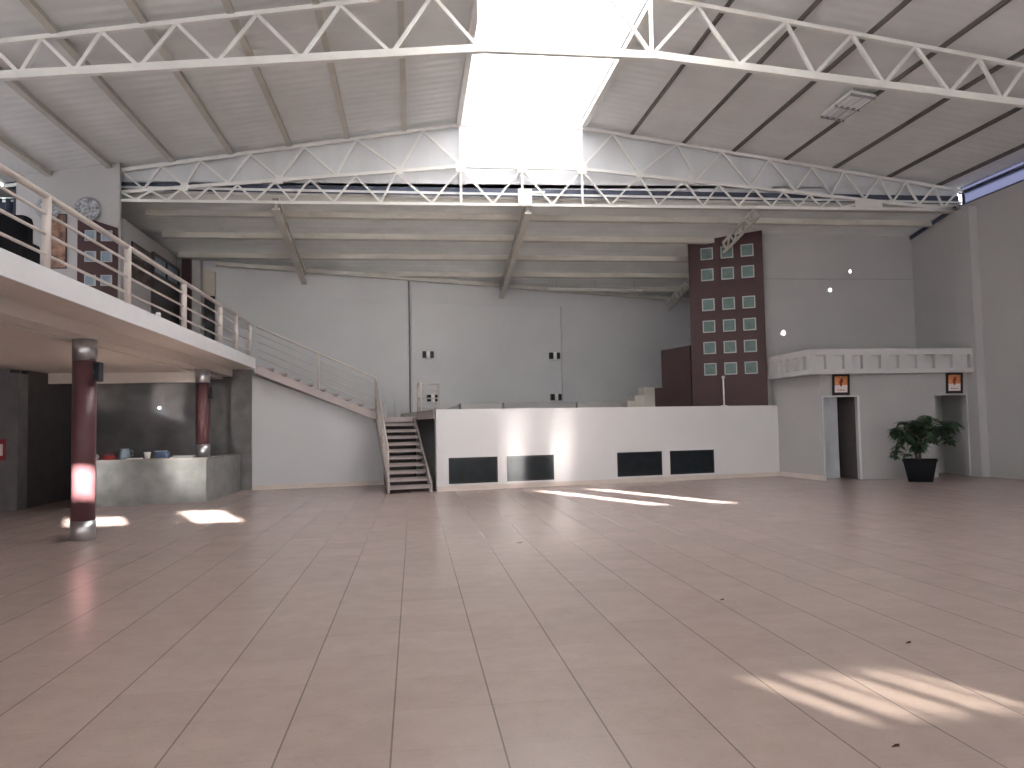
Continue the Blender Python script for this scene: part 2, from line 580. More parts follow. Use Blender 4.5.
mb.slab([(XL + 2.9, YF - 0.1, 8.25), (XR + 0.0, YF - 0.1, 8.25), (SX1, YF - 0.1, ct(SX1) + PUR), (SX0, YF - 0.1, ct(SX0) + PUR)], (0, 0.1, 0))
struct(mb.build('wall_front', 'wall'))
for a, b in FILL_PANES:
    struct(MB().box(a, b, YF - 0.06, YF - 0.05, 3.8, 6.2).build('window_fill', 'fillglass'))
mb = MB()
for k, w in enumerate((0.09, 0.03, 0.07, 0.03)):
    mb.bar((6.45 + 0.27 * k + 0.1, YF - 0.05, 3.13), (6.45 + 0.27 * k + 0.13, YF - 0.05, 3.42), w)
struct(mb.build('sun_slats', 'greyframe'))  # unseen bars added to break up the large sun patch
struct(MB().box(6.35, 7.50, YF - 0.09, YF - 0.085, 3.13, 3.42).build('dimming_pane', 'greyclear'))  # tinted pane added to dim the large sun patch

struct(MB().box(XL, XR, YF - 4.5, YF - 0.1, ENT_TOP + 0.1, ENT_TOP + 0.25).build('sky_shield', 'soffit'))  # unseen slab added to keep sky light off the near floor

# upper back wall behind the stage
x0, x1 = XL - 0.2, 11.6
a, b = Vector((x0, ub(x0), 0)), Vector((x1, ub(x1), 0))
mb = MB()
p = [(a.x, a.y), (b.x, b.y), (b.x + N.x * 0.2, b.y + N.y * 0.2), (a.x + N.x * 0.2, a.y + N.y * 0.2)]
mb.prism(p, 0, [lz(q[1]) for q in p])
struct(mb.build('wall_back', 'backwall'))


def on_back(x, d=0.0):
    v = Vector((x, ub(x), 0)) - N * d
    return v


def wallbox(mbb, x0, x1, z0, z1, d, ztops=None):
    """box standing d proud of the upper back wall between x0 and x1"""
    a, b = on_back(x0), on_back(x1)
    c, e = on_back(x0, d), on_back(x1, d)
    return mbb.prism([(c.x, c.y), (e.x, e.y), (b.x, b.y), (a.x, a.y)], z0, ztops or z1)


struct(wallbox(MB(), -0.05, 0.42, 2.09, 6.45, 0.05).build('trim_6', 'backwall'))
struct(wallbox(MB(), 5.2, 5.62, 2.09, 5.8, 0.07).build('trim_7', 'backwall'))
struct(wallbox(MB(), -5.8, 9.6, 5.80, 5.84, 0.02).build('trim_8', 'backwall'))

# upper wall behind the changing-room block
struct(MB().prism([(10.47, 22.36), (XR, 22.36), (XR, 22.56), (10.47, 22.56)], 0, [lz(22.36), lz(22.36), lz(22.56), lz(22.56)]).build('wall_upper', 'wall'))
struct(MB().box(10.6, XR, 22.34, 22.36, 5.93, 5.955).build('trim_9', 'greyframe'))

struct(MB().prism([(11.2, 22.5), (11.4, 22.5), (11.4, ub(11.4)), (11.2, ub(11.2))], 0, [lz(22.5), lz(22.5), lz(ub(11.4)), lz(ub(11.2))]).build('wall_wing', 'backwall'))
# wall under the upper stair flight
W0 = Vector((-4.44, 22.32, 0))
mb = MB()
L = 3.62
pl = [W0, W0 + E * L, W0 + E * L + N * 0.15, W0 + N * 0.15]


def stringer_bottom(u):
    return 3.20 - 0.408 * u if u < 3.3 else 1.83


front = [(0, 0), (L, 0), (L, 1.80), (0.0, 3.16)]
mb.slab([W0 + E * u + Vector((0, 0, z)) for u, z in front], N * 0.15)
struct(mb.build('wall_stairs', 'backwall'))
mb = MB()
mb.slab([W0 + Vector((0, 0, 0)), W0 + E * L, W0 + E * L + Vector((0, 0, 0.13)), W0 + Vector((0, 0, 0.13))], -N * 0.02)
struct(mb.build('baseboard_stairs', 'base'))

# ------------------------------------------------------------------ stage
S0 = Vector((0.56, 20.06, 0))
SD = Vector((9.92, 1.93, 0)).normalized()
SN = Vector((-SD.y, SD.x, 0))
S1 = S0 + SD * 10.36
stage = thing('stage', (5.5, 22.0, 0), 'long white raised stage with a plain front wall along the back of the hall', 'stage')
bl = (S0.x - 0.17 * 5.85, S0.y + 5.8)
MB().prism([(S0.x, S0.y), (S1.x, S1.y), (10.72, 22.30), (10.45, 22.42), (10.9, ub(10.9) - 0.15), (bl[0], ub(bl[0]) - 0.05)], 1.93, 2.09).build('deck', 'cream', stage)
MB().prism([(p.x, p.y) for p in (S0 - SN * 0.004, S1 - SN * 0.004, S1 + SN * 0.16, S0 + SN * 0.16)], 0, 2.09).build('front_wall', 'stagewall', stage)
ed = Vector((-0.17, 0.985, 0))
MB().slab([S0 + SN * 0.17 + Vector((0, 0, 1.86)), S0 + ed * 2.7 + Vector((0, 0, 1.86)), S0 + ed * 2.7 + Vector((0, 0, 2.089)), S0 + SN * 0.17 + Vector((0, 0, 2.089))], (-0.03, -0.005, 0)).build('deck_edge', 'stair', stage)
mb = MB()
mb.slab([S0 - SD * 0.0 + Vector((0, 0, 0)), S1, S1 + Vector((0, 0, 0.12)), S0 + Vector((0, 0, 0.12))], -SN * 0.02)
mb.build('skirting', 'base', stage)


def on_stage(s, z, d=0.0):
    v = S0 + SD * s - SN * d
    return Vector((v.x, v.y, z))


for a, b in ((0.315, 1.625), (1.88, 3.20), (5.07, 6.45), (6.71, 8.13)):
    mb = MB()
    for (s0, s1, z0, z1) in ((a, b, 0.175, 0.215), (a, b, 0.80, 0.84), (a, a + 0.035, 0.215, 0.80), (b - 0.035, b, 0.215, 0.80)):
        mb.slab([on_stage(s0, z0), on_stage(s1, z0), on_stage(s1, z1), on_stage(s0, z1)], -SN * 0.015)
    w = mb.build('vent_window', 'black', stage)
    pn = MB().slab([on_stage(a + 0.035, 0.215, 0.002), on_stage(b - 0.035, 0.215, 0.002), on_stage(b - 0.035, 0.80, 0.002), on_stage(a + 0.035, 0.80, 0.002)], -SN * 0.008)
    pn.build('pane', 'blackpanel', w)

# low white risers on the stage
def stage_box(name, x0, x1, y0, y1, h, label, m='wall'):
    mb = MB()
    q = lambda x, y: (x, y + (x - x0) * math.tan(TA))
    mb.prism([q(x0, y0), q(x1, y0), q(x1, y1), q(x0, y1)], 2.09, 2.09 + h)
    return tag(mb.build(name, m, bevel=0.01), label, 'riser', 'low risers at the back of the stage')


stage_box('stage_riser', 1.45, 2.78, 24.2, 25.4, 0.27, 'low white riser on the stage, leftmost one beside the gate')
stage_box('stage_riser', 2.84, 5.25, 24.5, 25.7, 0.29, 'low white riser on the stage in the middle of the row')
stage_box('stage_riser', 5.30, 7.0, 25.0, 26.1, 0.27, 'low white riser on the stage just left of the cream steps')
steps = thing('stage_steps', (7.3, 25.0, 2.09), 'small cream block steps on the stage beside the dark low wall', 'steps')
for k, (x0, h) in enumerate(((6.85, 0.27), (7.1, 0.45), (7.42, 0.70))):
    x1 = (7.1, 7.42, 7.95)[k]
    MB().box(x0, x1, 24.55, 25.25, 2.09, 2.09 + h).build('step', 'cream', steps, bevel=0.01)
tag(MB().prism([(0.95, 23.9), (1.35, 24.0), (1.35, 24.4), (0.95, 24.3)], 2.09, [2.16, 2.30, 2.30, 2.16]).build('wedge_block', 'greyframe', bevel=0.01),
    'small grey wedge block on the left end of the stage', 'block')

# ------------------------------------------------------------------ brown tower with square windows
T0, T1 = Vector((8.50, 23.06, 0)), Vector((10.45, 22.05, 0))
TDV = (T1 - T0).normalized()
TN = Vector((-TDV.y, TDV.x, 0))
tower = thing('window_tower', (9.5, 22.7, 2.09), 'tall dark brown tower facade with eighteen square windows on the stage', 'tower')
pl = [T0, T1, T1 + Vector((0.0, 0.29, 0)), T0 + TN * 0.9]
MB().prism([(p.x, p.y) for p in pl], 2.09, [7.20, 7.36, 7.31, 7.04]).build('body', 'tower', tower)
LW = Vector((7.72, 23.62, 0))
d2 = (Vector((8.47, 23.08, 0)) - LW)
n2 = Vector((-d2.y, d2.x, 0)).normalized()
MB().prism([(p.x, p.y) for p in (LW, LW + d2, LW + d2 + n2 * 0.8, LW + n2 * 0.8)], 2.09, [3.90, 4.01, 4.01, 3.90]).build('low_wall', 'shadetower', tower)
LW2 = LW - d2.normalized() * 0.24
MB().prism([(p.x, p.y) for p in (LW2, LW, LW + n2 * 0.8, LW2 + n2 * 0.8)], 2.09, 2.73).build('low_step', 'shadetower', tower)
for z in (6.79, 6.14, 5.215, 4.545, 3.89, 3.235):
    for u in (0.56, 1.16, 1.75):
        o = T0 + TDV * u + Vector((0, 0, z))
        h = 0.185
        def P(a, b, d=0.0):
            return o + TDV * a + Vector((0, 0, b)) - TN * d
        mb = MB()
        for (a0, a1, b0, b1) in ((-h, h, -h, -h + 0.03), (-h, h, h - 0.03, h), (-h, -h + 0.03, -h + 0.03, h - 0.03), (h - 0.03, h, -h + 0.03, h - 0.03)):
            mb.slab([P(a0, b0), P(a1, b0), P(a1, b1), P(a0, b1)], -TN * 0.04)
        fr = mb.build('window', 'winframe', tower)
        g = h - 0.03
        MB().slab([P(-g, -g, 0.002), P(g, -g, 0.002), P(g, g, 0.002), P(-g, g, 0.002)], -TN * 0.012).build('pane', 'greenglass', fr)
pole = thing('slender_pole', (9.25, 22.45, 2.09), 'thin white pole standing on the stage before the brown tower', 'pole')
MB().tube([(9.25, 22.45, 2.09), (9.25, 22.45, 2.94)], 0.025, 8).build('shaft', 'steel', pole)
MB().lathe([(0.03, 2.93), (0.055, 2.95), (0.055, 2.99), (0.02, 3.01)], 10, (9.25, 22.45)).build('head', 'steel', pole)
MB().lathe([(0.12, 2.09), (0.12, 2.11), (0.03, 2.13)], 12, (9.25, 22.45)).build('base', 'steel', pole)

# ------------------------------------------------------------------ changing-room block on the right
BY = 19.9
BX = 10.93
D1 = (10.99, 11.98)
D2 = (14.27, 15.22)
DH = 2.245
mb = MB()
mb.box(BX, D1[0], BY, BY + 0.12, 0, 2.95)
mb.box(D1[0], D1[1], BY, BY + 0.12, DH, 2.95)
mb.box(D1[1], D2[0], BY, BY + 0.12, 0, 2.95)
mb.box(D2[0], D2[1], BY, BY + 0.12, DH, 2.95)
mb.box(D2[1], XR - 0.24, BY, BY + 0.12, 0, 2.95)
struct(mb.build('wall_block', 'wall'))
struct(MB().prism([(BX, BY + 0.12), (BX + 0.06, BY + 0.12), (BX + 0.06, 22.36), (10.70, 22.36)], 0, 2.95).build('wall_side', 'wall'))
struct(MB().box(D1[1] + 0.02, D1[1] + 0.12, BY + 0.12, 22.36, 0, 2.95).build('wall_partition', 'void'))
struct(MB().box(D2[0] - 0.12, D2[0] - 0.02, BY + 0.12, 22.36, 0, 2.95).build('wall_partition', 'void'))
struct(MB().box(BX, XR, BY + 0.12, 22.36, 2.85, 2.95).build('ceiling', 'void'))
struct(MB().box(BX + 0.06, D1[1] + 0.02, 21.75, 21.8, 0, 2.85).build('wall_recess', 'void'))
struct(MB().box(D2[0] - 0.02, XR, 21.3, 21.35, 0, 2.85).build('wall_recess', 'wall'))
d = thing('door_1', (11.0, 20.45, 0), '', '')
for k in ('label', 'category'):
    del d[k]
struct(d)
mb = MB()
mb.box(11.0, 11.80, 20.6, 20.64, 0, 2.38)
mb.build('panel', 'door', d, bevel=0.005)
d = thing('door_2', (14.3, 20.45, 0), '', '')
for k in ('label', 'category'):
    del d[k]
struct(d)
MB().box(14.28, 14.95, 20.9, 20.94, 0, 2.12).build('panel', 'door', d, bevel=0.005)
mb = MB()
mb.box(D1[0] - 0.03, D1[0], BY - 0.012, BY, 0, DH + 0.03)
mb.box(D1[1], D1[1] + 0.06, BY - 0.012, BY, 0, DH + 0.03)
mb.box(D1[0], D1[1], BY - 0.012, BY, DH, DH + 0.03)
struct(mb.build('trim_10', 'stagewall'))
struct(MB().box(D1[1] + 0.06, D2[0], BY - 0.012, BY, 0, 0.12).build('baseboard_block', 'wall'))
struct(MB().prism([(BX - 0.012, BY), (BX, BY), (10.735, 22.05), (10.723, 22.05)], 0, 0.13).build('baseboard_side', 'base'))

# cornice with recessed squares on two faces
CF, CL, Z0, Z1 = 19.62, 10.52, 2.86, 3.53
mb = MB()
mb.prism([(CL, CF), (XR - 0.005, CF), (XR - 0.005, CF + 0.26), (CL + 0.26, CF + 0.26), (CL + 0.26, 22.34), (CL, 22.34)], Z0, Z0 + 0.13)
mb.prism([(CL, CF), (XR - 0.005, CF), (XR - 0.005, CF + 0.26), (CL + 0.26, CF + 0.26), (CL + 0.26, 22.34), (CL, 22.34)], Z1 - 0.17, Z1)
mb.prism([(CL + 0.13, CF + 0.13), (XR - 0.005, CF + 0.13), (XR - 0.005, CF + 0.26), (CL + 0.26, CF + 0.26), (CL + 0.26, 22.34), (CL + 0.13, 22.34)], Z0 + 0.13, Z1 - 0.17)
c = CL
sq = [10.83 + 0.526 * k for k in range(9)]
edges = [CL] + [v for s in sq for v in (s - 0.145, s + 0.145)] + [XR - 0.005]
for i in range(0, len(edges), 2):
    mb.box(edges[i], edges[i + 1], CF, CF + 0.13, Z0 + 0.13, Z1 - 0.17)
sq = [CF + 0.32 + 0.47 * k for k in range(6)]
edges = [CF + 0.13] + [v for s in sq for v in (s - 0.13, s + 0.13)] + [22.34]
for i in range(0, len(edges), 2):
    if edges[i + 1] > edges[i]:
        mb.box(CL, CL + 0.13, edges[i], edges[i + 1], Z0 + 0.13, Z1 - 0.17)
struct(mb.build('trim_11', 'cornice'))
struct(MB().box(CL + 0.26, XR - 0.005, CF + 0.26, 22.34, 2.96, 3.05).build('slab_block', 'wall'))

# framed prints over the two openings
def framed(xc, where):
    w, h = 0.245, 0.285
    zc = 2.575
    t = thing('framed_print', (xc, BY, zc - h), 'black framed orange print hanging over the %s doorway of the white block' % where, 'picture', 'framed prints above the doorways')
    lean = 0.06
    Q = lambda a, b, d: Vector((xc + a, BY - 0.02 - d - lean * (b + h), zc + b))
    mb = MB()
    b_ = 0.055
    for (a0, a1, b0, b1) in ((-w, w, -h, -h + b_ + 0.02), (-w, w, h - b_, h), (-w, -w + b_, -h + b_ + 0.02, h - b_), (w - b_, w, -h + b_ + 0.02, h - b_)):
        mb.slab([Q(a0, b0, 0), Q(a1, b0, 0), Q(a1, b1, 0), Q(a0, b1, 0)], (0, -0.035, 0))
    mb.build('frame', 'frame', t)
    g, gh0, gh1 = w - b_, -h + b_ + 0.02, h - b_
    pr = MB().slab([Q(-g, gh0, 0.0), Q(g, gh0, 0.0), Q(g, gh1, 0.0), Q(-g, gh1, 0.0)], (0, -0.012, 0)).build('print', 'print', t)
    mb = MB()
    sil = [(-0.02, -0.09), (0.03, -0.10), (0.035, -0.01), (0.07, 0.04), (0.055, 0.10), (0.03, 0.13), (-0.005, 0.12), (-0.02, 0.07), (-0.05, 0.03), (-0.03, -0.01)]
    mb.slab([Q(a, b + 0.05, 0.013) for a, b in sil], (0, -0.003, 0))
    for k in range(3):
        mb.slab([Q(-0.10 + 0.075 * k, -0.155, 0.013), Q(-0.05 + 0.075 * k, -0.155, 0.013), Q(-0.05 + 0.075 * k, -0.135, 0.013), Q(-0.10 + 0.075 * k, -0.135, 0.013)], (0, -0.003, 0))
    mb.build('figure', 'figure', pr)


framed(11.50, 'left')
framed(14.84, 'right')

# potted plant
pc = Vector((12.98, 18.8, 0))
plant = thing('potted_plant', pc, 'leafy green plant in a black tapered planter between the two doorways', 'plant')
mb = MB()
outer = [(-0.30, 0.0), (-0.41, 0.56)]
prof = [(0.28, 0.0), (0.385, 0.53), (0.405, 0.53), (0.405, 0.57), (0.375, 0.57), (0.36, 0.50)]
pa = -math.atan2(pc.x, pc.y)
RT = lambda a, b: (pc.x + a * math.cos(pa) - b * math.sin(pa), pc.y + a * math.sin(pa) + b * math.cos(pa))
rings = []
for r, z in prof:
    rings.append([mb.bm.verts.new(RT(sx * r, sy * r) + (z,)) for sx, sy in ((-1, -1), (1, -1), (1, 1), (-1, 1))])
for a, b in zip(rings, rings[1:]):
    for k in range(4):
        mb.bm.faces.new([a[k], a[(k + 1) % 4], b[(k + 1) % 4], b[k]])
mb.bm.faces.new(rings[0][::-1])
mb.bm.faces.new(rings[-1])
mb.build('planter', 'pot', plant)
MB().prism([RT(-0.36, -0.36), RT(0.36, -0.36), RT(0.36, 0.36), RT(-0.36, 0.36)], 0.505, 0.53).build('soil', 'soil', plant)
rnd = random.Random(11)
stems = MB()
fol = MB()


def leaf(base, dirv, length, width):
    dirv = dirv.normalized()
    s = dirv.cross(Vector((0, 0, 1)))
    s = s.normalized() if s.length > 0.05 else Vector((1, 0, 0))
    nrm = s.cross(dirv)
    rows = [(0, 0.05), (0.3, 0.8), (0.6, 1.0), (0.85, 0.55), (1.0, 0.05)]
    vs = []
    for t, w in rows:
        c = base + dirv * (length * t) - Vector((0, 0, 1)) * (0.35 * length * t * t)
        vs.append([fol.bm.verts.new(c - s * (w * width)), fol.bm.verts.new(c - nrm * 0.012 * w), fol.bm.verts.new(c + s * (w * width))])
    for a, b in zip(vs, vs[1:]):
        fol.bm.faces.new([a[0], a[1], b[1], b[0]])
        fol.bm.faces.new([a[1], a[2], b[2], b[1]])


def whorl(c, size, n=8):
    a0 = rnd.uniform(0, 6.28)
    for k in range(n):
        a = a0 + 2 * PI * k / n + rnd.uniform(-0.25, 0.25)
        leaf(c, Vector((math.cos(a), math.sin(a), rnd.uniform(-0.5, 0.25))), size * rnd.uniform(0.8, 1.15), size * 0.26)


# trunk stems then branches out to leaf whorls; spread mostly to the left top and long right arm
tips = []
for (dx, dz, spread) in ((-0.12, 1.05, 0.3), (0.02, 1.15, 0.3), (0.08, 0.95, 0.3)):
    b0 = pc + Vector((dx * 0.5, rnd.uniform(-0.08, 0.08), 0.5))
    mid = b0 + Vector((dx * 0.6, 0, 0.35))
    top = b0 + Vector((dx * 1.2, 0, 0.75))
    stems.tube([b0, mid, top], [0.035, 0.028, 0.02], 7)
    tips.append(top)
spots = [(-0.62, 1.40, 0.20), (-0.58, 1.28, .2), (-0.48, 1.22, 0.22), (-0.42, 1.05, 0.2), (-0.46, 0.80, 0.17), (-0.44, 0.72, 0.13), (-0.32, 1.55, 0.18), (-0.16, 1.58, 0.22), (-0.10, 1.42, 0.24),
         (-0.2, 1.30, 0.24), (0.0, 1.50, 0.22), (-0.06, 1.18, 0.24), (0.06, 1.30, 0.24), (0.1, 1.12, 0.22), (-0.12, 1.02, 0.24), (0.02, 0.95, 0.2), (-0.06, 0.85, 0.2), (0.22, 1.62, 0.2), (0.32, 1.70, 0.2),
         (0.44, 1.62, 0.2), (0.36, 1.48, 0.22), (0.30, 1.30, 0.22), (0.42, 1.28, 0.2), (0.55, 1.40, 0.22), (0.62, 1.55, 0.22), (0.74, 1.50, 0.24), (0.84, 1.40, 0.22), (0.72, 1.28, 0.22), (0.66, 1.16, 0.2),
         (0.92, 1.36, 0.18), (0.2, 1.42, 0.2)]
for (dx, z, s) in spots:
    c = pc + Vector((dx, rnd.uniform(-0.32, 0.32), z))
    src = min(tips, key=lambda t: (t - c).length)
    stems.tube([src, (src + c) / 2 + Vector((0, 0, 0.08)), c], [0.014, 0.010, 0.006], 5)
    whorl(c, s * 1.25, 9)
    whorl(c + Vector((rnd.uniform(-0.1, 0.1), rnd.uniform(-0.1, 0.1), rnd.uniform(-0.12, 0.04))), s * 1.1, 7)
stems.build('stems', 'trunk', plant)
fol.build('foliage', 'leaf', plant)

# ------------------------------------------------------------------ mezzanine on the left
ME = -4.3                                # edge of the gallery
MZ, MB0 = 3.60, 3.335
struct(MB().prism([(XL, YF), (ME, YF), (ME, 21.95), (-4.75, 22.3), (-5.95, ub(-5.95) - 0.02), (XL, ub(-5.95) - 0.02)], MB0, MZ).build('slab_gallery', 'soffit'))
struct(MB().box(ME, ME + 0.025, YF, 21.95, MB0 - 0.01, MZ + 0.01).build('trim_12', 'fascia'))
struct(MB().box(-5.28, -4.93, YF, 22.2, 3.125, MB0).build('beam_gallery', 'soffit'))
struct(MB().box(-8.62, -4.98, 19.75, 19.95, 2.845, 3.09).build('beam_bar', 'soffit'))
struct(MB().box(XL, -5.28, YF, 22.6, 3.09, 3.13).build('ceiling_gallery', 'soffit'))


def ordinal(k):
    return ('first', 'second', 'third', 'fourth', 'fifth', 'sixth', 'seventh', 'eighth', 'ninth', 'tenth')[k]


rail = thing('gallery_railing', (ME - 0.08, 12, MZ), 'cream metal railing with three bars along the edge of the left gallery', 'railing')
posts = [0.9, 3.9, 6.9, 9.95, 12.65, 15.65, 18.5, 20.1, 21.7]
RX = ME - 0.08
for y in posts:
    MB().tube([(RX, y, MZ), (RX, y, MZ + 0.93)], 0.05, 10).build('post', 'rail', rail)
MB().tube([(RX, -1.0, MZ + 0.93), (RX, 22.0, MZ + 0.93)], 0.042, 10).build('top_rail', 'rail', rail)
for h in (0.21, 0.46, 0.71):
    MB().tube([(RX, -1.0, MZ + h), (RX, 21.75, MZ + h)], 0.02, 8).build('bar', 'rail', rail)
tag(MB().lathe([(0.03, MZ + 0.01), (0.045, MZ + 0.03), (0.04, MZ + 0.09), (0.02, MZ + 0.1)], 10, (ME - 0.03, 13.95)).build('small_cup', 'white'), 'tiny white cup on the gallery edge beneath the railing', 'cup')

# wall on the gallery facing the hall
GY = 19.82
mb = MB()
mb.slab([(-9.42, GY, MZ), (-7.07, GY, MZ), (-7.07, GY, ct(-7.07) + PUR), (-9.42, GY, ct(-9.42) + PUR)], (0, 0.12, 0))
struct(mb.build('wall_gallery', 'wall'))
struct(MB().box(-7.2, -7.07, 20.15, ub(-7.2) - 0.05, MZ, 6.95).build('wall_passage', 'wall'))


def disc(xc, zc, r, label):
    t = thing('wall_plate', (xc, GY - 0.03, zc - r), label, 'plate', 'decorative plates on the gallery wall')
    mb = MB()
    n = 28
    prof = [(0.001, 0.0), (r * 0.55, 0.0), (r * 0.62, 0.012), (r, 0.035), (r, 0.045), (0.001, 0.012)]
    rings = [[mb.bm.verts.new((xc + rr * math.cos(2 * PI * k / n), GY - 0.012 - dd, zc + rr * math.sin(2 * PI * k / n))) for k in range(n)] for rr, dd in prof]
    for a, b in zip(rings, rings[1:]):
        for k in range(n):
            mb.bm.faces.new([a[k], a[(k + 1) % n], b[(k + 1) % n], b[k]])
    mb.build('dish', 'plate', t)
    mb = MB()
    mb.tube([(xc + r * 0.99 * math.cos(2 * PI * k / n), GY - 0.05, zc + r * 0.99 * math.sin(2 * PI * k / n)) for k in range(n + 1)], 0.018, 6, caps=False)
    mb.build('rim', 'greyframe', t)


disc(-7.79, 7.07, 0.29, 'round grey patterned plate on the gallery wall above the brown panel')
disc(-8.68, 7.08, 0.27, 'round grey patterned plate on the gallery wall above the brown painting')
pt = thing('painting', (-8.52, GY, 5.64), 'brown figured painting on the gallery wall, left of the brown panel', 'picture')
MB().box(-8.77, -8.28, GY - 0.03, GY, 5.64, 6.93).build('canvas', 'art', pt)
mb = MB()
for a, b, c_, d_ in ((-8.79, -8.26, 5.62, 5.645), (-8.79, -8.26, 6.925, 6.95), (-8.79, -8.77, 5.645, 6.925), (-8.28, -8.26, 5.645, 6.925)):
    mb.box(a, b, GY - 0.04, GY, c_, d_)
mb.build('frame', 'frame', pt)
bp = thing('window_panel', (-7.55, GY, 3.6), 'brown panel with small square windows at the right end of the gallery wall', 'panel')
mb = MB()
mb.slab([(-8.0, GY, MZ), (-7.09, GY, MZ), (-7.09, GY, 6.62), (-8.0, GY, 6.92)], (0, -0.06, 0))
mb.build('board', 'tower', bp)
for z in (6.42, 5.91, 5.33, 4.8):
    for xc in (-7.70, -7.33):
        mb = MB()
        h = 0.13
        for (a0, a1, b0, b1) in ((-h, h, -h, -h + .02), (-h, h, h - .02, h), (-h, -h + .02, -h + .02, h - .02), (h - .045, h, -h + .02, h - .02)):
            mb.box(xc + a0, xc + a1, GY - 0.085, GY - 0.06, z + b0, z + b1)
        fr = mb.build('window', 'winframe', bp)
        MB().box(xc - h + .02, xc + h - .045, GY - 0.068, GY - 0.06, z - h + .02, z + h - .02).build('pane', 'blueglass', fr)

# dark opening at the far left of the gallery
struct(MB().box(XL, -9.42, 20.6, 20.7, MZ, 7.5).build('wall_recess', 'void'))
cu = MB()
n = 26
fr_, bk_ = [], []
for k in range(n + 1):
    x = -10.95 + (-9.46 + 10.95) * k / n
    y = 19.95 + 0.05 * math.sin(k * 1.9)
    fr_.append((x, y))
for (xa, ya), (xb, yb) in zip(fr_, fr_[1:]):
    v = [cu.bm.verts.new(p) for p in ((xa, ya, MZ + 0.02), (xb, yb, MZ + 0.02), (xb, yb, 7.35), (xa, ya, 7.35))]
    cu.bm.faces.new(v)
    v = [cu.bm.verts.new(p) for p in ((xa, ya + .03, MZ + 0.02), (xb, yb + .03, MZ + 0.02), (xb, yb + .03, 7.35), (xa, ya + .03, 7.35))]
    cu.bm.faces.new(v)
bmesh.ops.remove_doubles(cu.bm, verts=cu.bm.verts, dist=0.001)
tag(cu.build('curtain', 'curtain'), 'dark navy curtain closing the gallery opening at the left frame edge', 'curtain')
tl = thing('tube_light', (-9.9, 19.6, 7.5), 'lit twin tube light above the navy curtain on the gallery', 'light')
MB().box(-10.6, -9.62, 19.5, 19.72, 7.62, 7.68).build('housing', 'white', tl)
for y in (19.55, 19.67):
    MB().tube([(-10.55, y, 7.59), (-9.66, y, 7.59)], 0.025, 8).build('tube', 'tube', tl)
so = thing('sofa', (-5.5, 10.3, MZ), 'black sofa back showing behind the left end of the gallery railing', 'sofa')
MB().box(-6.3, -4.6, 10.05, 10.32, MZ + 0.06, MZ + 0.40).build('seat', 'blackcloth', so, bevel=0.05)
MB().box(-6.3, -4.6, 9.9, 10.14, MZ + 0.04, MZ + 0.70).build('backrest', 'blackcloth', so, bevel=0.06)
for x in (-6.2, -4.7):
    for y in (10.0, 10.25):
        MB().tube([(x, y, MZ), (x, y, MZ + 0.08)], 0.025, 6).build('leg', 'greyframe', so)

# passage at the back of the gallery
pt = thing('dark_picture', (-7.05, 21.3, 5.55), 'dark framed picture on the passage wall right of the brown window panel', 'picture')
MB().box(-7.07, -7.045, 20.68, 21.98, 5.58, 6.45).build('canvas', 'darkart', pt)
mb = MB()
for a, b, c_, d_ in ((20.63, 22.03, 5.53, 5.58), (20.63, 22.03, 6.45, 6.5), (20.63, 20.68, 5.58, 6.45), (21.98, 22.03, 5.58, 6.45)):
    mb.box(-7.07, -7.03, a, b, c_, d_)
mb.build('frame', 'frame', pt)
dd = thing('dark_door', (-7.05, 23.3, MZ), 'tall dark double door with upper panes at the end of the gallery passage', 'door')
MB().box(-7.07, -7.0, 22.15, 24.5, MZ, 6.05).build('panel', 'darkdoor', dd)
mb = MB()
for y in (22.15, 23.28, 24.42):
    mb.box(-7.07, -6.99, y, y + 0.08, 6.05, 6.5)
mb.box(-7.07, -6.99, 22.15, 24.5, 6.5, 6.58)
mb.build('transom_frame', 'darkdoor', dd)
MB().box(-7.06, -7.03, 22.23, 24.42, 6.05, 6.5).build('pane', 'blueglass', dd)
tag(MB().box(-6.86, -6.60, 24.25, 24.5, MZ, 6.85).build('brown_post', 'tower'), 'dark brown square post at the back of the gallery', 'post')
tag(MB().box(-6.58, -6.34, 24.3, 24.55, MZ, 6.82).build('white_post', 'wall'), 'white square post beside the brown post on the gallery', 'post')
cb = thing('tall_panel', (-6.1, 24.55, MZ), 'beige folded panel with a dark lower half beside the white post', 'panel')
MB().prism([(-6.30, 24.55), (-5.98, 24.55), (-5.98, 24.66), (-6.30, 24.62)], 5.75, [6.62, 6.5, 6.5, 6.62]).build('upper_panel', 'beige', cb)
MB().box(-6.28, -5.98, 24.52, 24.62, MZ, 5.75).build('lower_panel', 'black', cb)

# columns
def column(x, y, z0, z1, base_h, top_h, r, label):
    t = thing('column', (x, y, z0), label, 'column', 'maroon columns carrying the gallery')
    MB().lathe([(r, z0 + base_h), (r, z1 - top_h)], 40, (x, y)).build('shaft', 'maroon', t)
    MB().lathe([(r + 0.006, z0), (r + 0.006, z0 + base_h)], 40, (x, y)).build('base_band', 'chrome', t)
    MB().lathe([(r + 0.006, z1 - top_h), (r + 0.006, z1)], 40, (x, y)).build('top_band', 'chrome', t)


column(-5.13, 12.98, 0, 3.125, 0.30, 0.34, 0.172, 'maroon column with silver ends standing on the floor, before the bar')
column(-5.01, 19.45, 1.04, 3.125, 0.30, 0.32, 0.16, 'maroon column with silver ends standing on the corner of the bar counter')


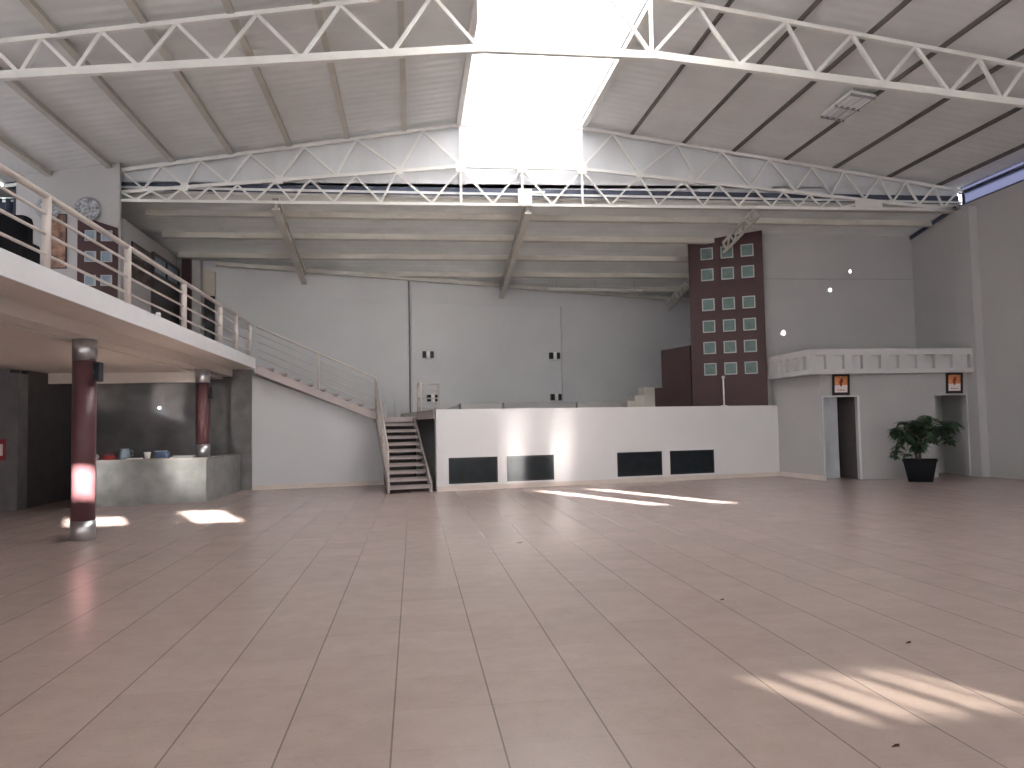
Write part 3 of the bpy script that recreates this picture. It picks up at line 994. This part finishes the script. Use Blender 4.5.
def speaker(x, y, z, w, h, label, r):
    t = thing('wall_speaker', (x, y, z), label, 'speaker', 'small black speakers on the columns')
    MB().box(x, x + w, y - 0.09, y + 0.09, z, z + h).build('cabinet', 'black', t, bevel=0.012)
    MB().box(x - 0.05, x, y - 0.02, y + 0.02, z + h * 0.4, z + h * 0.6).build('bracket', 'greyframe', t)
    MB().box(x + w * 0.1, x + w * 0.9, y - 0.1, y - 0.09, z + h * 0.08, z + h * 0.9).build('grille', 'blackpanel', t)


speaker(-4.945, 12.93, 2.46, 0.085, 0.30, 'small black speaker on the upper right of the near column', 0.17)
speaker(-4.835, 19.42, 2.42, 0.07, 0.28, 'small black speaker on the right of the column on the bar', 0.16)

# bar
b0, b1, b2 = Vector((-7.55, 18.55, 0)), Vector((-4.83, 19.08, 0)), Vector((-4.72, 22.2, 0))
bar = thing('bar_counter', (-6, 19.3, 0), 'grey stone bar counter with an angled front under the gallery', 'bar counter')
MB().prism([(b0.x, b0.y), (b1.x, b1.y), (b2.x, b2.y), (b2.x - 0.55, b2.y), (b1.x - 0.55, b1.y + 0.5), (b0.x, b0.y + 0.55)], 0, 1.0).build('body', 'counter', bar)
MB().prism([(b0.x, b0.y - 0.05), (b1.x + 0.04, b1.y - 0.05), (b2.x + 0.04, b2.y), (b2.x - 0.6, b2.y), (b1.x - 0.6, b1.y + 0.62), (b0.x, b0.y + 0.65)], 1.0, 1.04).build('countertop', 'countertop', bar)
mb = MB()
fd = (b1 - b0).normalized()
fn = Vector((fd.y, -fd.x, 0))
def bar_y(x):
    return b0.y + (x - b0.x) * fd.y / fd.x


# stone walls around the bar
struct(MB().box(-9.0, -4.98, 22.62, 22.8, 0, MB0).build('wall_bar', 'stone'))
struct(MB().box(-4.99, -4.45, 22.28, 22.62, 0, 3.33).build('wall_pier', 'stone'))
struct(MB().box(-8.45, -5.72, 21.8, 21.95, 0, MB0).build('wall_backbar', 'darkstone'))
struct(MB().box(-8.75, -8.63, 18.75, 22.62, 0, MB0).build('wall_doors', 'darkdoor'))
mb = MB()
mb.box(-10.95, -8.60, 18.3, 18.75, 0, 3.0)
mb.box(-10.95, -8.78, 18.3, 18.75, 3.0, 3.23)
struct(mb.build('wall_pillar', 'darkstone'))
struct(MB().box(-8.63, -8.47, 21.9, 22.0, 1.05, 2.95).build('trim_13', 'door'))

fe = thing('fire_sign', (-8.95, 18.28, 1.1), 'red safety sign with a white middle on the dark stone pillar', 'sign')
MB().box(-9.12, -8.84, 18.265, 18.30, 1.10, 1.56).build('board', 'red', fe)
MB().box(-9.06, -8.88, 18.255, 18.265, 1.20, 1.45).build('white_patch', 'white', fe)

# things on the bar
def on_bar(x, off=0.28):
    return Vector((x, bar_y(x) + off, 1.04))


p = on_bar(-7.20, 0.2)
tag(MB().lathe([(0.05, 1.04), (0.085, 1.07), (0.09, 1.12), (0.06, 1.17), (0.02, 1.18)], 16, (p.x, p.y)).build('ceramic_bowl', 'white'), 'small white bowl on the bar, leftmost item', 'bowl')
p = on_bar(-6.90, 0.2)
t = thing('red_basket', p, 'red plastic basket on the bar between the white bowl and the jug', 'basket')
mb = MB()
mb.prism([(p.x - 0.14, p.y - 0.09), (p.x + 0.14, p.y - 0.09), (p.x + 0.14, p.y + 0.09), (p.x - 0.14, p.y + 0.09)], 1.04, 1.14)
mb.build('tray', 'red', t, bevel=0.01)
MB().tube([(p.x - 0.13, p.y, 1.14), (p.x - 0.06, p.y, 1.2), (p.x + 0.06, p.y, 1.2), (p.x + 0.13, p.y, 1.14)], 0.012, 6).build('handle', 'red', t)
p = on_bar(-6.60, 0.2)
t = thing('water_jug', p, 'blue grey plastic jug on the bar right of the red basket', 'jug')
MB().lathe([(0.10, 1.04), (0.12, 1.08), (0.115, 1.2), (0.09, 1.25), (0.10, 1.28)], 18, (p.x, p.y)).build('body', 'bluegrey', t)
MB().tube([(p.x + 0.11, p.y, 1.24), (p.x + 0.18, p.y, 1.22), (p.x + 0.18, p.y, 1.12), (p.x + 0.115, p.y, 1.09)], 0.014, 6).build('handle', 'bluegrey', t)
p = on_bar(-6.33, 0.02)
tag(MB().prism([(p.x - 0.15, p.y - 0.1), (p.x + 0.15, p.y - 0.1), (p.x + 0.15, p.y + 0.1), (p.x - 0.15, p.y + 0.1)], 1.04, 1.065).build('flat_dish', 'white', bevel=0.008), 'flat white dish on the bar right beside the blue grey jug', 'dish')
p = on_bar(-6.13, 0.2)
tag(MB().lathe([(0.055, 1.04), (0.075, 1.19), (0.07, 1.19), (0.05, 1.06)], 16, (p.x, p.y)).build('white_cup', 'white'), 'white cup on the middle of the bar', 'cup')
p = on_bar(-5.82, 0.2)
t = thing('blue_box', p, 'dark blue box on the bar between the white cup and the column', 'box')
MB().box(p.x - 0.14, p.x + 0.14, p.y - 0.1, p.y + 0.1, 1.04, 1.19).build('body', 'bluebox', t, bevel=0.015)
MB().box(p.x - 0.15, p.x + 0.10, p.y - 0.11, p.y + 0.11, 1.19, 1.215).build('lid', 'bluegrey', t, bevel=0.008)
p = on_bar(-5.37, 0.2)
t = thing('serving_tray', p, 'long flat metal tray on the bar beside the column', 'tray')
MB().box(p.x - 0.27, p.x + 0.24, p.y - 0.12, p.y + 0.12, 1.04, 1.06).build('base', 'chrome', t)
MB().box(p.x - 0.27, p.x + 0.24, p.y + 0.12, p.y + 0.135, 1.04, 1.09).build('rim', 'chrome', t)
sl = thing('wall_glint', (-6.71, 21.8, 2.25), 'small glowing bead added for a bright reflection on the dark wall behind the bar', 'glint')
MB().lathe([(0.02, 2.26), (0.035, 2.27), (0.035, 2.31), (0.02, 2.32)], 12, (-6.71, 21.75)).build('glint_bead', 'tube', sl)  # glowing bead standing in for a reflected glint
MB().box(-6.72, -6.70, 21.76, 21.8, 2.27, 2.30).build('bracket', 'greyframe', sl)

# ------------------------------------------------------------------ stairs
O = Vector((-4.23, 22.04, 0))


def F(u, v, z):
    q = O + E * u + N * v
    return Vector((q.x, q.y, z))


st = thing('staircase', F(1.6, 0.5, 1.9), 'open metal upper flight descending from the gallery to the landing', 'stairs')
for v in (0.0, 1.05):
    MB().slab([F(-0.05, v, 3.20), F(3.28, v, 1.85), F(3.28, v, 2.07), F(-0.05, v, 3.43)], N * 0.06).build('stringer', 'stair', st)
for k in range(9):
    u = 0.1 + 0.352 * k
    z = 3.43 - 0.408 * (u + 0.17) - 0.005
    mb = MB()
    mb.slab([F(u, 0.06, z), F(u + 0.34, 0.06, z), F(u + 0.34, 1.05, z), F(u, 1.05, z)], (0, 0, 0.045))
    mb.build('tread', 'stair', st)
rl = thing('stair_railing', F(1.6, 0, 2.7), 'cream metal railing sloping down the upper stair flight', 'railing')
for u in (1.62, 3.22):
    zb = 3.43 - 0.408 * u
    MB().tube([F(u, 0.03, zb - 0.04), F(u, 0.03, zb + 0.98)], 0.028, 8).build('post', 'rail', rl)
MB().tube([F(-0.05, 0.03, 4.50), F(3.24, 0.03, 3.07)], 0.03, 8).build('top_rail', 'rail', rl)
for h in (0.2, 0.4, 0.6, 0.8):
    MB().tube([F(0.0, 0.03, 3.44 + h * 1.06), F(3.22, 0.03, 2.10 + h)], 0.014, 6).build('bar', 'rail', rl)

lo = thing('lower_staircase', F(3.7, -1.4, 0), 'open metal lower flight standing on the floor beside the stage', 'stairs')
A = F(3.22, 0.0, 0)
B = Vector((-0.66, 19.76, 0))
DN = B - A
LZ = 1.95


def G(w, t, z):
    q = A + DN * t + E * (w * 1.12)
    return Vector((q.x, q.y, z))


for w in (0.0, 0.96):
    MB().slab([G(w, 1.0, 0), G(w, 0.955, 0.0), G(w, 0.0, LZ - 0.27), G(w, 0.0, LZ), G(w, 0.02, LZ), G(w, 1.0, 0.24)], E * 0.05).build('stringer', 'stair', lo)
NT = 10
for k in range(NT):
    z = LZ - (k + 1) * LZ / (NT + 1)
    t0 = 0.015 + k * 0.095
    mb = MB()
    mb.slab([G(0.045, t0, z), G(0.96, t0, z), G(0.96, t0 + 0.105, z), G(0.045, t0 + 0.105, z)], (0, 0, -0.05))
    mb.slab([G(0.045, t0 + 0.095, z - 0.085), G(0.96, t0 + 0.095, z - 0.085), G(0.96, t0 + 0.105, z - 0.085), G(0.045, t0 + 0.105, z - 0.085)], (0, 0, 0.085))
    mb.build('tread', 'stair', lo)
mb = MB()
mb.prism([(q.x, q.y) for q in (F(3.20, 0.0, 0), F(4.30, 0.0, 0), F(4.30, 1.12, 0), F(3.20, 1.12, 0))], LZ - 0.14, LZ)
mb.build('landing', 'stair', lo)
rl = thing('stair_railing', G(0, 0.5, 1), 'cream metal railing on the left side of the lower stair flight', 'railing')
for t in (0.0, 0.5, 0.97):
    zb = LZ * (1 - t) + 0.1
    MB().tube([G(0.02, t, zb - 0.1), G(0.02, t, zb + 0.93)], 0.026, 8).build('post', 'rail', rl)
for k, h in enumerate((0.98, 0.2, 0.4, 0.6, 0.8)):
    MB().tube([G(0.02, 0.0, LZ + h + 0.04), G(0.02, 0.98, h + 0.10)], 0.028 if k == 0 else 0.014, 8).build('top_rail' if k == 0 else 'bar', 'rail', rl)

gt = thing('stage_gate', (0.4, 23.1, 2.09), 'small cream metal gate railing at the left end of the stage', 'railing')
g0 = Vector((0.13, 22.9, 0))
for q in (g0, g0 + Vector((0.60, 0.12, 0)), g0 + Vector((0.06, -1.0, 0))):
    MB().tube([(q.x, q.y, 2.09), (q.x, q.y, 2.92)], 0.032, 8).build('post', 'rail', gt)
for z in (2.2, 2.48, 2.72, 2.9):
    MB().tube([(g0.x, g0.y, z), (g0.x + 0.60, g0.y + 0.12, z)], 0.02, 6).build('bar', 'rail', gt)
    MB().tube([(g0.x, g0.y, z), (g0.x + 0.06, g0.y - 1.0, z)], 0.02, 6).build('bar', 'rail', gt)
hr = thing('landing_handrail', F(3.9, 1.08, LZ), 'thin grey handrail loop at the back of the stair landing', 'railing')
MB().tube([F(3.35, 1.06, LZ), F(3.75, 1.06, LZ + 0.62), F(3.86, 1.06, LZ + 0.72), F(3.93, 1.06, LZ + 0.70), F(3.97, 1.06, LZ)], 0.018, 6).build('loop', 'backwall', hr)
MB().tube([F(3.74, 1.06, LZ), F(3.74, 1.06, LZ + 0.6)], 0.014, 6).build('upright', 'backwall', hr)

pl = [F(3.25, 1.14, 0), F(4.6, 1.14, 0), F(4.6, 1.24, 0), F(3.25, 1.24, 0)]
struct(MB().prism([(q.x, q.y) for q in pl], 0, 1.80).build('landing_shade_wall', 'void'))  # dark wall added so the space behind the treads looks shaded

# ------------------------------------------------------------------ roof trusses
def truss_chord(pts, y, w, h, name, parent):
    mb = MB()
    for p, q in zip(pts, pts[1:]):
        mb.bar((p[0], y, p[1]), (q[0], y, q[1]), w, h)
    return mb.build(name, 'steel', parent)


far = thing('roof_truss', (2.9, YT, 7.3), 'deep white double truss with a straight lower tie, in front of the stage', 'truss')
xs_ = [XL, SX0, SX1, XR]
truss_chord([(x, ct(x) - 0.03) for x in xs_], YT, 0.07, 0.07, 'top_chord', far)
truss_chord([(x, bc(x)) for x in xs_], YT, 0.07, 0.08, 'middle_chord', far)
tie = lambda x: 7.36 + 0.0055 * (x + 7)
truss_chord([(XL, tie(XL)), (XR, tie(XR))], YT, 0.07, 0.07, 'bottom_tie', far)
ub_ = [-6.56, -5.59, -4.55, -3.29, -1.9, -0.28, 1.29, 2.9, 4.51, 6.07, 7.66, 9.19, 10.49, 11.55, 12.52, 13.36, 14.15, 14.88]
ut_ = [-7.08, -6.16, -5.21, -4.02, -2.69, -1.36, 0.32, 2.09, 3.64, 5.38, 7.15, 8.42, 9.77, 11.02, 11.92, 12.98, 13.77, 14.62, 15.36]


def web(x0, z0, x1, z1, y, parent, w=0.05):
    MB().bar((x0, y, z0), (x1, y, z1), w, w, (0, 1, 0)).build('web_member', 'steel', parent)


for k, xb in enumerate(ub_):
    web(ut_[k], ct(ut_[k]) - 0.05, xb, bc(xb) + 0.03, YT, far)
    web(xb, bc(xb) + 0.03, ut_[k + 1], ct(ut_[k + 1]) - 0.05, YT, far)
for x in (1.29, 2.9, 4.51):
    web(x, ct(x) - 0.05, x, bc(x), YT, far, 0.06)
    web(x, bc(x), x, tie(x), YT, far, 0.06)
lb_ = [-6.74, -6.01, -5.37, -4.67, -3.9, -2.99, -1.96, -0.77, 0.53, 2.12, 3.68, 5.28, 6.57, 7.83, 8.84, 9.78, 10.54, 11.22, 11.84]
lt_ = [-7.05, -6.39, -5.68, -4.99, -4.33, -3.41, -2.54, -1.4, -0.38, 1.29, 2.9, 4.51, 6.07, 7.32, 8.3, 9.27, 10.14, 10.9, 11.61, 12.58]
for k, xb in enumerate(lb_):
    web(lt_[k], bc(lt_[k]) - 0.03, xb, tie(xb) + 0.03, YT, far, 0.045)
    web(xb, tie(xb) + 0.03, lt_[k + 1], bc(lt_[k + 1]) - 0.03, YT, far, 0.045)
for x in (-5.59, -3.29, -0.28 + 0.0, 1.29, 2.9, 4.51, 6.07, 7.5):
    s = 0.13 if x in (1.29, 2.9, 4.51) else 0.09
    MB().box(x - s, x + s, YT - 0.05, YT - 0.035, bc(x) - s * 1.1, bc(x) + s * 1.3).build('gusset_plate', 'steel', far)
MB().box(2.78, 3.14, YT - 0.07, YT - 0.035, tie(3) - 0.02, tie(3) + 0.42).build('gusset_plate', 'steel', far)
MB().box(12.2, 13.0, YT - 0.06, YT - 0.035, 7.50, 7.68).build('gusset_plate', 'steel', far)
MB().bar((3.1, YT, tie(3) + 0.34), (3.5, YT, tie(3) + 0.36), 0.05).build('web_member', 'steel', far)

near = thing('roof_truss', (2.9, YN, 8.4), 'white single truss crossing under the skylight nearer to the viewer', 'truss')
truss_chord([(x, ct(x) - 0.03) for x in xs_], YN, 0.08, 0.08, 'top_chord', near)
truss_chord([(x, bc(x) - 0.01) for x in xs_], YN, 0.10, 0.14, 'bottom_chord', near)
nb = [-7.6, -6.43, -5.57, -4.54, -3.28, -1.86, -0.31, 1.25, 4.44, 6.11, 7.6, 9.01, 10.36, 11.46, 12.5, 13.5, 14.4]
nt_ = [-8.2, -6.9, -6.1, -5.15, -3.94, -2.61, -1.2, 0.42, 3.66, 5.32, 7.07, 8.4, 9.69, 11.02, 12.0, 13.0, 13.9, 14.9]
for k, xb in enumerate(nb):
    web(nt_[k] if xb != 4.44 else 3.66, ct(nt_[k]) - 0.05, xb, bc(xb), YN, near, 0.06)
    if xb == 1.25:
        web(xb, bc(xb), 2.1, ct(2.1) - 0.05, YN, near, 0.05)
    else:
        web(xb, bc(xb), nt_[k + 1], ct(nt_[k + 1]) - 0.05, YN, near, 0.06)
web(1.25, bc(1.25), 1.25, ct(1.25) - 0.05, YN, near, 0.06)
web(4.44, bc(4.44), 4.44, ct(4.44) - 0.05, YN, near, 0.06)

# purlins along the hall
left_x = [-0.155, -1.61, -3.05, -4.48, -5.9, -7.31, -8.7, -10.1]
right_x = [5.93, 7.38, 8.79, 10.29, 11.73, 13.34, 14.84]
proto = None
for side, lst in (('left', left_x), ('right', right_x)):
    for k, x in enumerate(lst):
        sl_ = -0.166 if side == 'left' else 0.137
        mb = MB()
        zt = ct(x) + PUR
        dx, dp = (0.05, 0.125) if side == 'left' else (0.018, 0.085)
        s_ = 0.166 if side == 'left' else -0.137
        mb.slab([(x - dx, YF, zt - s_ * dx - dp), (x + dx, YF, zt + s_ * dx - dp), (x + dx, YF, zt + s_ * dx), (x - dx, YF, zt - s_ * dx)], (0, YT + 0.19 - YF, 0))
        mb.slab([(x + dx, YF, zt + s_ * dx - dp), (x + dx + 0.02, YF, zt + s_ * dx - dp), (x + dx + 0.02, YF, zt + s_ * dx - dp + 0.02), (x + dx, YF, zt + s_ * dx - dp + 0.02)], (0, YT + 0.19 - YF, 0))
        tag(mb.build('roof_purlin', 'purlin' if side == 'left' else 'shadepurlin'), 'long roof purlin, %s one %s of the skylight' % (ordinal(k), side), 'purlin', 'purlins under the high roof')
# lean-to purlins, parallel to the trusses
for k, y in enumerate((20.45, 21.35, 22.75, 24.2, 25.65, 27.0)):
    x1 = XR - 0.02 if y < 22.2 else 10.35
    x0 = XL + 0.05 if y < 24.3 else max(XL + 0.05, U0.x + (y - U0.y) / math.tan(TA) + 0.4)
    x0 = max(x0, -6.95) if y > 20.5 else -7.0
    mb = MB()
    z = lz(y)
    mb.slab([(x0, y - 0.06, z + 0.011 - 0.15), (x0, y + 0.06, z - 0.011 - 0.15), (x0, y + 0.06, z - 0.011), (x0, y - 0.06, z + 0.011)], (x1 - x0, 0, 0))
    tag(mb.build('roof_purlin', 'purlin'), 'cross purlin under the low stage roof, %s from the deep truss' % ordinal(k), 'purlin', 'purlins under the low stage roof')
# lattice beams of the lean-to
for (x, where) in ((-3.42, 'above the upper stair flight'), (3.06, 'above the middle of the stage'), (9.45, 'running into the brown tower')):
    y0, y1 = 20.1, ub(x) - 0.02
    t = thing('roof_beam', (x, 23, lz(23)), 'sloping lattice beam under the low stage roof, %s' % where, 'beam', 'lattice beams under the low stage roof')
    top = lambda y: lz(y) - 0.19
    bot = lambda y: lz(y) - 0.50
    MB().bar((x, y0, top(y0)), (x, y1, top(y1)), 0.16 if x < 5 else 0.07, 0.06).build('top_chord', 'purlin', t)
    MB().bar((x, y0, bot(y0)), (x, y1, bot(y1)), 0.17 if x < 5 else 0.07, 0.06).build('bottom_chord', 'purlin', t)
    n = 14
    for k in range(n):
        ya, yb, yc = y0 + (y1 - y0) * k / n, y0 + (y1 - y0) * (k + 0.5) / n, y0 + (y1 - y0) * (k + 1) / n
        for (p_, q_) in (((ya, bot(ya)), (yb, top(yb))), ((yb, top(yb)), (yc, bot(yc)))):
            MB().bar((x, p_[0], p_[1]), (x, q_[0], q_[1]), 0.05).build('web_member', 'purlin', t)

# unlit ceiling luminaire
lm = thing('ceiling_light', (9.95, 16.45, 8.7), 'unlit multi-tube ceiling light hanging under the right roof slope', 'light')
mb = MB()
rz = lambda x: ct(x) - 0.02
mb.slab([(9.66, 15.75, rz(9.66)), (10.24, 15.75, rz(10.24)), (10.24, 17.1, rz(10.24)), (9.66, 17.1, rz(9.66))], (0, 0, 0.05))
mb.build('housing', 'white', lm)
for k in range(4):
    x = 9.74 + 0.14 * k
    MB().tube([(x, 15.8, rz(x) - 0.03), (x, 17.05, rz(x) - 0.03)], 0.022, 8).build('tube', 'tubeoff', lm)
for y in (15.78, 16.42, 17.05):
    mb = MB()
    mb.slab([(9.66, y, rz(9.66) - 0.06), (10.24, y, rz(10.24) - 0.06), (10.24, y + .02, rz(10.24) - 0.06), (9.66, y + .02, rz(9.66) - 0.06)], (0, 0, 0.06))
    mb.build('louvre', 'greyframe', lm)
for x, y in ((9.75, 15.8), (10.15, 17.0)):
    MB().bar((x, y, rz(x) + 0.04), (x, y, rz(x) + PUR + 0.02), 0.015).build('hanger', 'greyframe', lm)

# ------------------------------------------------------------------ back wall fittings
q = on_back(-0.12, 0.05)
tag(MB().tube([(q.x, q.y, 2.0), (q.x, q.y, lz(q.y) - 0.02)], 0.026, 8).build('wall_pipe', 'pipe'), 'dark grey vertical pipe running up the back wall behind the stair landing', 'pipe')


x0, x1 = -6.0, 10.2
pa_, pb_ = on_back(x0, 0.25), on_back(x1, 0.25)
tag(MB().bar((pa_.x, pa_.y, lz(pa_.y) - 0.16), (pb_.x, pb_.y, lz(pb_.y) - 0.16), 0.12, 0.13).build('eave_beam', 'purlin'), 'long pale beam sloping along the top of the back wall under the low roof', 'beam')


def wall_light(x, z, label):
    t = thing('wall_light', on_back(x) + Vector((0, 0, z)), label, 'wall light', 'small wall lights on the back wall')
    for dx in (-0.125, 0.125):
        a, b = on_back(x + dx - 0.06), on_back(x + dx + 0.06)
        MB().prism([((a - N * 0.12).x, (a - N * 0.12).y), ((b - N * 0.12).x, (b - N * 0.12).y), (b.x, b.y), (a.x, a.y)], z - 0.11, z + 0.11).build('side_shade', 'black', t)
    c_ = on_back(x, 0.07)
    MB().lathe([(0.075, z - 0.13), (0.075, z + 0.13)], 14, (c_.x, c_.y)).build('middle_tube', 'white', t)


wall_light(0.48, 4.05, 'small black and white wall light, upper one beside the grey pipe')
wall_light(4.93, 4.06, 'small black and white wall light, upper one beside the middle pilaster')
wall_light(4.95, 2.60, 'small black and white wall light low beside the middle pilaster')
wall_light(0.62, 2.60, 'small black and white wall light low behind the stage gate')
hp = thing('hanging_pipe', (6.3, 26.25, 6.27), 'pale straight pipe hanging under the low roof before the back wall, right of centre', 'pipe')
MB().tube([(4.6, 26.2, 6.30), (8.0, 26.35, 6.27)], 0.05, 8).build('pipe', 'steel', hp)
for x in (4.9, 6.3, 7.7):
    MB().bar((x, 26.27, 6.29), (x, 26.27, lz(26.27)), 0.015).build('hanger', 'greyframe', hp)

# dry leaves on the floor
for (x, y, lab) in ((1.44, 10.93, 'dark dry leaf on the floor before the middle of the stage'), (2.80, 7.0, 'tiny dry leaf on the floor tiles in the middle right'),
                    (3.57, 5.4, 'tiny dry leaf on the floor beyond the large sun patch'), (2.38, 3.74, 'dry leaf on the floor in front of the large sun patch')):
    mb = MB()
    s = 0.045 if y > 9 else 0.022
    pts = [(x - s, y, 0.0), (x - s * 0.3, y - s * 0.5, 0.006), (x + s * 0.7, y - s * 0.35, 0.004), (x + s, y + s * 0.1, 0.01), (x + s * 0.2, y + s * 0.5, 0.007)]
    mb.slab(pts, (0, 0, 0.004))
    tag(mb.build('dry_leaf', 'dryleaf'), lab, 'leaf', 'dry leaves on the floor')
